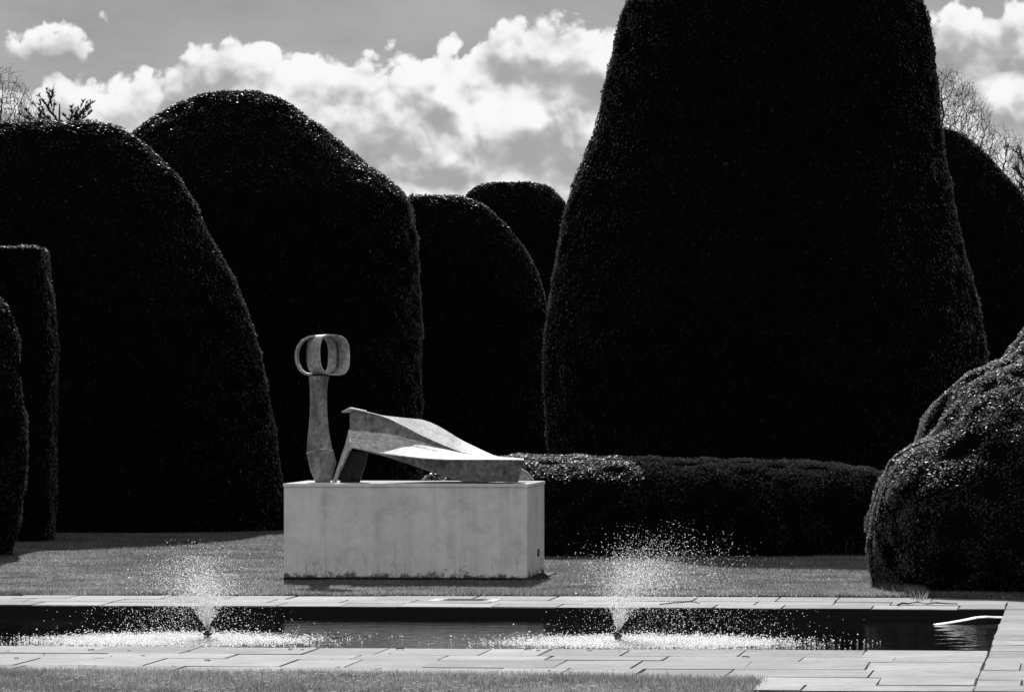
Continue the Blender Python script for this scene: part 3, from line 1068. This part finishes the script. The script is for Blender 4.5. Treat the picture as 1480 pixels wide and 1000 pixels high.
base = PF(PW / 2, PD / 2, 0)
plinth = empty('plinth', base, 'long pale rendered plinth with stained foot under the abstract sculpture', 'plinth')
bm = bmesh.new(); bm_box(bm, PF, (0, 0, 0.05), (PW, PD, PH - 0.045))
bm_obj('block', bm, M_PLINTH, plinth, offset=base, bevel=0.008)
bm = bmesh.new(); bm_box(bm, PF, (-0.012, -0.012, PH - 0.045), (PW + 0.012, PD + 0.012, PH))
bm_obj('cap', bm, M_PLINTH, plinth, offset=base, bevel=0.006)
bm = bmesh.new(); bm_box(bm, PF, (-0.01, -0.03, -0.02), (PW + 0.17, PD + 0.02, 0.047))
bm_obj('base_slab', bm, M_DARKSTONE, plinth, offset=base, bevel=0.008)  # near-black so the shadow on its front is in the colour
bm = bmesh.new(); bm_box(bm, PF, (PW - 0.002, 1.35, 0.30), (PW + 0.006, 1.62, 0.40))
bm_obj('vent', bm, M_NOZZLE, plinth, offset=base)

# ------------------------------------------------------------------ sculpture
SB = PF(PW * .45, PD * .5, PH)
sculpt = empty('sculpture', SB, 'abstract bronze reclining figure with a looped head, standing on the pale plinth', 'sculpture')


def loft(name, sections, mat, parent, offset, closed=True, caps=True, smooth=True, matfn=None, mats=None):
    """sections: list of equal-length rings of Vectors"""
    n = len(sections[0])
    V = [tuple(p) for s in sections for p in s]
    Fq, mi = [], []
    for i in range(len(sections) - 1):
        for j in range(n if closed else n - 1):
            j2 = (j + 1) % n
            Fq.append((i * n + j, i * n + j2, (i + 1) * n + j2, (i + 1) * n + j))
            mi.append(matfn(i, j) if matfn else 0)
    bm = bmesh.new()
    vs = [bm.verts.new(v) for v in V]
    for f, m_ in zip(Fq, mi):
        try:
            fc = bm.faces.new([vs[i] for i in f]); fc.material_index = m_; fc.smooth = smooth
        except ValueError:
            pass
    if caps:
        for r in (0, len(sections) - 1):
            try:
                fc = bm.faces.new([vs[r * n + j] for j in range(n)]); fc.smooth = False
                fc.material_index = matfn(-1 if r == 0 else -2, 0) if matfn else 0
            except ValueError:
                pass
    bmesh.ops.remove_doubles(bm, verts=bm.verts[:], dist=1e-5)
    bmesh.ops.recalc_face_normals(bm, faces=bm.faces[:])
    for v in bm.verts: v.co -= Vector(offset)
    me = bpy.data.meshes.new(name)
    bm.to_mesh(me); bm.free()
    return link_mesh(name, me, mats or mat, parent)


# neck column
NT_ = 0.95
lv = [(698, 456, 477, .10), (690, 453, 480, .12), (681, 449, 482.5, .15), (668, 445.5, 486, .17), (657, 443.3, 483.5, .18), (651, 443, 481.5, .18), (649, 443.5, 480.5, .17), (635, 444.2, 477.5, .16),
      (618, 446.2, 474.8, .14), (600, 447.3, 473.3, .12), (580, 448, 472.6, .11), (563, 447.8, 472.8, .11), (552, 447, 474.2, .12), (543, 446.4, 476.5, .13)]
secs = []
for (y, l, r, th) in lv:
    ring = []
    tw_ = 0.25
    for k in range(20):
        a = 2 * math.pi * k / 20
        cx_ = (l + r) / 2 + (r - l) / 2 * math.copysign(abs(math.cos(a)) ** .9, math.cos(a))
        # a ridge up the front
        dep = -th * (abs(math.sin(a)) ** .8) * math.copysign(1, math.sin(a))
        if math.sin(a) > 0: dep *= 1.0 + .35 * max(0, 1 - abs(cx_ - (l + (r - l) * .42)) / ((r - l) * .3))
        ring.append(PL(cx_, y, NT_ + dep))
    secs.append(ring)
loft('neck', secs, M_BRONZE_NECK, sculpt, SB)
# raised seam round the neck
secs = []
for k in range(13):
    u_ = k / 12
    x_ = 442.6 + 39 * u_
    y_ = 655 - 6.5 * math.sin(min(1, u_ * 1.25) * math.pi * .55) + (2 if u_ > .9 else 0)
    dep = NT_ - .20 * math.sin(math.pi * (0.06 + .88 * u_)) ** .7
    p = PL(x_, y_, dep)
    secs.append([p + Vector((0, 0.03, .008)), p + Vector((0, -.012, .008)), p + Vector((0, -.012, -.008)), p + Vector((0, .03, -.008))])
loft('seam', secs, M_BRONZE_PALE, sculpt, SB, smooth=False)

# head: a short squarish tube of sheet bronze, mouth turned to the right
hc = PL(471.5, 513, 0.95)
aa = R(40)
ax = Vector((math.sin(aa) * CU - math.cos(aa) * SU, -math.sin(aa) * SU - math.cos(aa) * CU, 0))
wx = Vector((0, 0, 1)).cross(ax).normalized()
if wx.x < 0: wx = -wx
Lh, Wh, Hh, tk = 0.43, 0.50, 0.56, 0.020


def sq(a, hw, hh, e=3.0):
    return math.copysign(abs(math.cos(a)) ** (2 / e), math.cos(a)) * hw, math.copysign(abs(math.sin(a)) ** (2 / e), math.sin(a)) * hh


def head_sec(f, flare):
    outs, inn = [], []
    for k in range(40):
        a = 2 * math.pi * k / 40
        x_, z_ = sq(a, Wh / 2 * flare, Hh / 2 * (.85 + .15 * flare))
        outs.append((x_, z_))
        x_, z_ = sq(a, Wh / 2 * flare - tk, Hh / 2 * (.85 + .15 * flare) - tk)
        inn.append((x_, z_))
    o_ = hc + ax * f
    return [o_ + wx * x_ + Vector((0, 0, z_ - .08 * x_)) for x_, z_ in outs], [o_ + wx * x_ + Vector((0, 0, z_ - .08 * x_)) for x_, z_ in inn]


fs = np.linspace(-Lh / 2, Lh / 2, 9)
outer_, inner_ = [], []
for f in fs:
    u_ = (f + Lh / 2) / Lh
    a_, b_ = head_sec(f, 0.74 + 0.26 * u_ ** .8)
    outer_.append(a_); inner_.append(b_)
secs = outer_ + inner_[::-1] + [outer_[0]]
loft('head_loop', secs, M_BRONZE_HEAD, sculpt, SB, caps=False)
# dark strip added inside the loop for the shaded band on its wall
secs = []
for k in range(13):
    a = R(-78 + 156 * k / 12)
    x_, z_ = sq(a, Wh / 2 * .885 - tk, Hh / 2 * .97 - tk)
    x2, z2 = x_ - .022, z_ * .97
    for_ = []
    for (xx_, zz_, ff) in ((x_, z_, -.03), (x2, z2, -.03), (x2, z2, .012), (x_, z_, .012)):
        for_.append(hc + ax * ff + wx * xx_ + Vector((0, 0, zz_ - .08 * xx_)))
    secs.append(for_)
loft('inner_shade_strip', secs, M_BRONZE_DARK, sculpt, SB, smooth=False)
# ear: thin ribbon bowed out to the left
path = [(456, 485.5), (447, 487), (438, 491.5), (432, 499), (428.6, 508), (428.3, 517), (430, 526), (434, 534), (440, 539.5), (449, 541.5)]
secs = []
for i, (x_, y_) in enumerate(path):
    xa, ya = path[max(i - 1, 0)]; xb, yb = path[min(i + 1, len(path) - 1)]
    tx, ty = xb - xa, yb - ya
    L_ = math.hypot(tx, ty); nx_, ny_ = -ty / L_, tx / L_
    w2 = 1.6
    secs.append([PL(x_ - nx_ * w2 - 1.0, y_ - ny_ * w2, 0.86), PL(x_ + nx_ * w2 - 1.0, y_ + ny_ * w2, 0.86),
                 PL(x_ + nx_ * w2 + 2.2, y_ + ny_ * w2, 1.16), PL(x_ - nx_ * w2 + 2.2, y_ - ny_ * w2, 1.16)])
loft('ear_loop', secs, M_BRONZE_HEAD, sculpt, SB, smooth=False)

# body: one lofted shell, stations along its length
ST = [  # x,  U,    E,    F,    R,    T
    (505.5, 647, 645.5, 622, 590, 589.3),
    (518, 649.5, 648, 622.6, 592.2, 591.8),
    (532, 653, 650.5, 623.5, 595.5, 595.2),
    (551, 658, 654.5, 625.5, 600.5, 599.8),
    (568, 663, 657, 628, 607.5, 601.8),
    (584, 668.5, 659, 632, 615.5, 603.6),
    (598, 673, 660.5, 635.5, 623, 605),
    (612, 678, 662, 639.5, 630, 606.8),
    (631, 685, 663.2, 645.5, 638.5, 614.2),
    (648, 690.5, 663.8, 650, 645.5, 624),
    (666, 695.2, 664, 655, 652.5, 635),
    (690, 696.4, 664, 658.6, 657.5, 646.8),
    (716, 696.4, 664, 661, 660.3, 658.4),
    (738, 696.4, 664.2, 662.2, 661.9, 661.2),
    (757, 696.4, 664.4, 663, 662.8, 662.4)]
tU, tE, tF, tR_ = .62, .26, 1.02, 1.08
secs = []
for i, (x_, u_, e_, f_, r_, t_) in enumerate(ST):
    k = i / (len(ST) - 1)
    sh = 8.0 * max(0, (x_ - 700) / 57) if x_ > 700 else 0     # foot leans in at the bottom right
    tT = 1.12 + (1.0 * min(1, max(0, (r_ - t_) / 24)))
    te = tE - .10 * k
    tu = te + .10 - .02 * k
    ring = [PL(x_ - sh, u_, tu), PL(x_, e_ + .9, te - .004), PL(x_, e_ - .4, te + .012)]
    # flat upper face with a shallow groove
    for q in (.22, .45, .62, .70, .80):
        gz = {.62: .7, .70: -.5}.get(q, 0) * (1 if 2 < i < 9 else 0)
        ring.append(PL(x_, e_ + (f_ - e_) * q + gz, te + (tF - te) * q))
    ring.append(PL(x_, f_, tF))
    ring.append(PL(x_, (f_ + r_) / 2 + .2, (tF + tR_) / 2 + .02))
    ring.append(PL(x_, r_ + .3, tR_))
    ring.append(PL(x_, r_ - .35, tR_ + .03))
    ring.append(PL(x_, (r_ + t_) / 2 + .5, (tR_ + tT) / 2 + .02))
    ring.append(PL(x_, t_, tT + .02))
    back_low = min(u_, t_ + 34 + 30 * k)
    ring.append(PL(x_, t_ + 4, tT + .07))
    ring.append(PL(x_ - sh, min(695.5, back_low - 2), tT + .08))
    ring.append(PL(x_ - sh, min(u_, t_ + (u_ - t_) * .8), (tu + tT) / 2 + .1))
    secs.append(ring)


def bmat(i, j):  # tone per face: sunlit tops pale, shaded faces and underside darker
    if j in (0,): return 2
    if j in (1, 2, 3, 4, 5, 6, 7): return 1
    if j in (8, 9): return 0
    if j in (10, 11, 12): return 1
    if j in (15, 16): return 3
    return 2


# refine along the length
def dense(secs, per=4):
    A_ = np.array([[tuple(p) for p in s] for s in secs])
    x_ = np.arange(len(secs))
    xq = np.linspace(0, len(secs) - 1, (len(secs) - 1) * per + 1)
    B_ = np.empty((len(xq),) + A_.shape[1:])
    for j in range(A_.shape[1]):
        for c in range(3):
            B_[:, j, c] = catmull(x_, A_[:, j, c], xq)
    return [[Vector(p) for p in s] for s in B_]


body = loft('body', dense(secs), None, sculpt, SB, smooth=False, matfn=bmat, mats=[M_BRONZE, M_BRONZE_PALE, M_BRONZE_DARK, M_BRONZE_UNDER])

# little flange that juts out at the body's shoulder
bm = bmesh.new()
pts = [PL(494, 594.2, .98), PL(506.5, 589.2, 1.02), PL(530, 594.0, 1.05), PL(530, 593.2, 1.25), PL(507, 588.4, 1.25)]
up = [bm.verts.new(p) for p in pts]; dn = [bm.verts.new(p + Vector((0.0, 0, -.022))) for p in pts]
bm.faces.new(up); bm.faces.new(dn[::-1])
for i in range(5): bm.faces.new([up[i], dn[i], dn[(i + 1) % 5], up[(i + 1) % 5]])
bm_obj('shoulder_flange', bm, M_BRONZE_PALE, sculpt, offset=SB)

# leg: thin pale blade at the left, leg coloured black for its shade behind it
bm = bmesh.new()
pts = [PL(504, 621, .98), PL(507.5, 646, .55), PL(503, 652, .62), PL(490, 680, .72), PL(483, 697.5, .76), PL(479.5, 697.5, .95), PL(487, 676, .95), PL(498.5, 643, .97)]
up = [bm.verts.new(p) for p in pts]; dn = [bm.verts.new(p + Vector((0.03, .06, 0))) for p in pts]
bm.faces.new(up); bm.faces.new(dn[::-1])
for i in range(len(pts)): bm.faces.new([up[i], dn[i], dn[(i + 1) % len(pts)], up[(i + 1) % len(pts)]])
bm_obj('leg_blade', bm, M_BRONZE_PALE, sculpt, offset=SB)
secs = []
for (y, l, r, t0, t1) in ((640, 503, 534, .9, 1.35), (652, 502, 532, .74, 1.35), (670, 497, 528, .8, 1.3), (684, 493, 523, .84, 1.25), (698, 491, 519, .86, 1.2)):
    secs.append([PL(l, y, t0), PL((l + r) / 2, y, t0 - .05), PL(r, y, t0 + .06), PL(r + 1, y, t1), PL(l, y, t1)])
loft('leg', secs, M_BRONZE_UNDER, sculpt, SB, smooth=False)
# tail of the back sheet that reaches the plinth beyond the foot
bm = bmesh.new()
pts = [PL(735, 664, 1.5), PL(752, 676, 1.45), PL(763, 683, 1.45), (PL(771, 693.5, 1.5)), PL(750, 694.5, 1.55), PL(725, 690, 1.6)]
up = [bm.verts.new(p) for p in pts]; dn = [bm.verts.new(p + Vector((0.01, .09, 0.0))) for p in pts]
bm.faces.new(up); bm.faces.new(dn[::-1])
for i in range(len(pts)): bm.faces.new([up[i], dn[i], dn[(i + 1) % len(pts)], up[(i + 1) % len(pts)]])
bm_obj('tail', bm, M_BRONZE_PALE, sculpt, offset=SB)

# ------------------------------------------------------------------ fountains
def drops(name, P, r, parent, rg, along=None):
    """each drop a little open cap in its own attitude, so sun passes through it"""
    n = len(P)
    a = rg.normal(size=(n, 3)) * .55 + np.array(S); a /= np.linalg.norm(a, axis=1, keepdims=True)
    b = np.cross(a, rg.normal(size=(n, 3))); b /= np.linalg.norm(b, axis=1, keepdims=True)
    c = np.cross(a, b)
    V = np.empty((n, 5, 3))
    rr = r[:, None]
    V[:, 0] = P + a * rr * .7
    V[:, 1] = P + b * rr; V[:, 2] = P + c * rr; V[:, 3] = P - b * rr; V[:, 4] = P - c * rr
    if along is not None:      # joined streaks close to the nozzle
        dv = along / (np.linalg.norm(along, axis=1, keepdims=True) + 1e-6)
        off = V - P[:, None, :]
        V = P[:, None, :] + off * .62 + (off * dv[:, None, :]).sum(-1, keepdims=True) * dv[:, None, :] * rg.uniform(.4, 3.2, (n, 1, 1))
    Fc = (np.arange(n)[:, None, None] * 5 + np.array([(0, 1, 2), (0, 2, 3), (0, 3, 4), (0, 4, 1)])[None]).reshape(-1, 3)
    o = mesh_np(name, V.reshape(-1, 3), [Fc], M_DROP, parent)
    o['kind'] = 'stuff'
    return o


def fountain(p, wind, tilt, label, seed, nfly, top):
    rg = np.random.default_rng(seed)
    root = empty('fountain', p, label, 'fountain', 'fountains in the pool')
    # nozzle
    bm = bmesh.new()
    prof = [(.0, -.25), (.05, -.25), (.05, .0), (.038, .01), (.034, .05), (.05, .055), (.05, .075), (.03, .085), (.022, .105), (0, .105)]
    nseg = 14
    rr = [[bm.verts.new((math.cos(2 * math.pi * k / nseg) * a_, math.sin(2 * math.pi * k / nseg) * a_, z_)) for k in range(nseg)] for a_, z_ in prof]
    for i in range(len(rr) - 1):
        for k in range(nseg):
            k2 = (k + 1) % nseg
            bm.faces.new([rr[i][k], rr[i][k2], rr[i + 1][k2], rr[i + 1][k]])
    bmesh.ops.remove_doubles(bm, verts=bm.verts[:], dist=1e-5)
    bm_obj('nozzle', bm, M_NOZZLE, root, smooth=True)
    z0 = .105

    def fly(n, t0, t1, phimax, pw, core=0.38):
        ph = np.radians(phimax) * rg.random(n) ** pw
        ph = np.where(rg.random(n) < core, ph * .5, ph)
        th = rg.uniform(0, 2 * np.pi, n)
        sp_ = np.sqrt(2 * 9.81 * top) * rg.normal(.96, .12, n).clip(.5, 1.22)
        v = np.stack([np.sin(ph) * np.cos(th), np.sin(ph) * np.sin(th), np.cos(ph)], -1) * sp_[:, None]
        v[:, 0] += tilt * sp_
        t = rg.uniform(t0, t1, n) if t0 > .01 else t0 + t1 * 1.7 * rg.random(n) ** 2.2
        g_ = np.array([0, 0, -9.81])
        w_ = np.array([wind, 0.1, 0]) * rg.uniform(.4, 1.5, (n, 1))
        pos = v * t[:, None] + .5 * (g_ + w_) * (t ** 2)[:, None]
        pos += rg.normal(0, .012, (n, 3)) * (t / .3)[:, None]
        vel = v + (g_ + w_) * t[:, None]
        pos[:, 2] += z0
        k_ = pos[:, 2] > .01
        return pos[k_], vel[k_]

    pos, vel = fly(nfly, .03, .95, 30, .6)
    r = np.abs(rg.normal(.0031, .0019, len(pos))).clip(.0016, .008)
    drops('spray', pos, r, root, rg)
    pos, vel = fly(3000, .004, .17, 30, .5)
    r = np.abs(rg.normal(.0042, .0012, len(pos))).clip(.002, .007)
    drops('jet', pos, r, root, rg, vel)
    # where it comes down: short crowns and froth on the surface
    n = 22000
    th = rg.uniform(0, 2 * np.pi, n)
    rad = np.abs(rg.normal(.80, .42, n)); rad = np.where(rg.random(n) < .10, rad * 1.4, rad).clip(.05, 2.4)
    x_ = np.cos(th) * rad + wind * .38 + rg.normal(0, .1, n)
    y_ = np.sin(th) * rad - .25
    z_ = np.abs(rg.normal(0, .016, n)) + .003
    tall = rg.random(n) < .06
    z_ = np.where(tall, z_ * 3.2, z_)
    r = np.abs(rg.normal(.0058, .0026, n)).clip(.0025, .012)
    drops('splash', np.stack([x_, y_, z_], -1), r, root, rg)
    return root


fountain(NOZ[0], -1.0, -.04, 'left fountain, a low cone of white spray drifting left, beside the plinth end', 4, 17000, 0.68)
fountain(NOZ[1], 0.9, .16, 'right fountain, a taller cone of white spray blown right past the plinth', 9, 17000, 0.82)

# ------------------------------------------------------------------ small things
# pale curved board rising from the water at the pool corner
pts = [(1339, 902.5, 9.0), (1352, 900.0, 9.4), (1372, 897.5, 9.9), (1392, 894.4, 10.2), (1410, 890.8, 10.5), (1424, 890.0, 10.6), (1436, 890.9, 10.7), (1451, 891.5, 10.8)]
dd_ = GD(903, WZ)
secs = []
for i, (x_, y_, _) in enumerate(pts):
    u_ = i / (len(pts) - 1)
    wdt = .10 + .42 * u_ ** .8
    dk = dd_ + .15 + 1.0 * u_
    p = Vector((X(x_, dk), dk, Z(y_, dk) - 0.02 * (1 - u_)))
    hgt_ = .02 + .09 * u_ ** .7
    secs.append([p + Vector((0, -wdt / 2 + .05, -hgt_)), p + Vector((0, -wdt / 2, -.004)), p + Vector((0, -wdt / 2 + .02, .004)), p + Vector((0, 0, .012)), p + Vector((0, wdt / 2, .0)), p + Vector((0, wdt / 2, -.03))])
rb = secs[0][3].copy()
o = loft('ramp_board', secs, None, None, rb, smooth=False, matfn=lambda i, j: 1 if j in (0, 5) else 0, mats=[M_PALE, M_DARKBOARD])
o.location = rb
tag(o, 'pale curved board rising out of the water at the right corner of the pool', 'board')


def twig(pixels, r, label, cat='twig'):
    pts = []
    for (x_, y_) in pixels:
        p = ground(x_, y_); p.z = .012
        pts.append(p)
    for i in range(1, len(pts) - 1): pts[i].z += random.uniform(0, .02)
    Vs, Fs = [], []
    o0 = pts[0].copy()
    tube_path(Vs, Fs, [p - o0 for p in pts], list(np.linspace(r, r * .55, len(pts))), 6)
    # a side shoot
    m_ = pts[len(pts) // 2] - o0
    tube_path(Vs, Fs, [m_, m_ + Vector((.1, .12, .015)), m_ + Vector((.16, .25, .012))], [r * .5, r * .4, r * .25], 5)
    o = mesh_np('fallen_twig', Vs, [np.array(Fs)], M_TWIG)
    o.location = o0
    tag(o, label, cat, 'twigs fallen on the far paving')


twig([(1297, 875.4), (1304, 874.3), (1312, 874.6), (1326, 872.2), (1340, 874.3), (1356, 874.3), (1370, 873.8), (1384, 873.4)], .011, 'long kinked dark twig on the far paving near the pool corner')
twig([(954, 874.3), (964, 873.7), (975, 873.9), (988, 873.3), (1000, 872.6), (1011, 872.8)], .009, 'shorter thin dark twig on the far paving behind the right fountain')

# drain frame let into the far paving
dr0 = ground(672, 867.5)
a0, b0 = toG(dr0)
drain = empty('drain_frame', dr0, 'pale raised drain frame with two dark slots in the far paving', 'drain')
bm = bmesh.new()
for (la, lb, ha, hb) in ((-.30, -.42, .30, -.26), (-.30, .30, .30, .46), (-.42, -.42, -.30, .46), (.30, -.42, .42, .46), (-.30, -.04, .30, .10)):
    bm_box(bm, G, (a0 + la, b0 + lb, .0), (a0 + ha, b0 + hb, .008))
bm_obj('rim', bm, M_FRAME, drain, offset=dr0)
for q in ((-.25, -.05), (.11, .29)):
    bm = bmesh.new(); bm_box(bm, G, (a0 - .24, b0 + q[0], .0), (a0 + .24, b0 + q[1], .013))
    bm_obj('slot', bm, M_TWIG, drain, offset=dr0)

# dead leaves on the near paving
proto = None
for i, (x_, y_) in enumerate([(12, 941), (24, 952), (64, 946), (132, 940), (161, 949), (187, 941), (207, 948), (272, 942), (420, 939), (437, 939.5), (564, 945), (480, 953), (763, 939), (778, 940.5), (852, 941), (895, 941), (1078, 950),
                              (578, 938.5), (583, 939.5), (300, 955)]):
    p = ground(x_, y_); p.z = .006
    if proto is None:
        bm = bmesh.new()
        n_ = 7
        rows = []
        for k in range(n_):
            t = k / (n_ - 1)
            w_ = .026 * math.sin(math.pi * (.08 + .9 * t)) + .002
            zc = .012 * math.sin(t * math.pi * 1.3)
            rows.append([bm.verts.new(((t - .5) * .11, s_ * w_, zc * .4 + abs(s_) * .012)) for s_ in (-1, 0, 1)])
        for k in range(n_ - 1):
            for j in range(2): bm.faces.new([rows[k][j], rows[k][j + 1], rows[k + 1][j + 1], rows[k + 1][j]])
        o = proto = bm_obj('dead_leaf', bm, M_TWIG, smooth=True)
        tag(o, 'small curled dark dead leaf lying on the pale near paving', 'leaf', 'dead leaves on the near paving')
    else:
        o = proto.copy(); COL.objects.link(o)
    s_ = random.uniform(.3, .8)
    o.scale = (s_, s_, s_)
    o.location = p
    o.rotation_euler = (0, 0, random.uniform(0, 6.28))

# ------------------------------------------------------------------ render settings
scene.view_settings.view_transform = 'Standard'
scene.view_settings.look = 'None'
scene.view_settings.exposure = 0.0
scene.view_settings.gamma = 1.0
scene.view_settings.use_curve_mapping = False
scene.cycles.max_bounces = 6
scene.cycles.diffuse_bounces = 3
scene.cycles.glossy_bounces = 3
scene.cycles.use_denoising = True
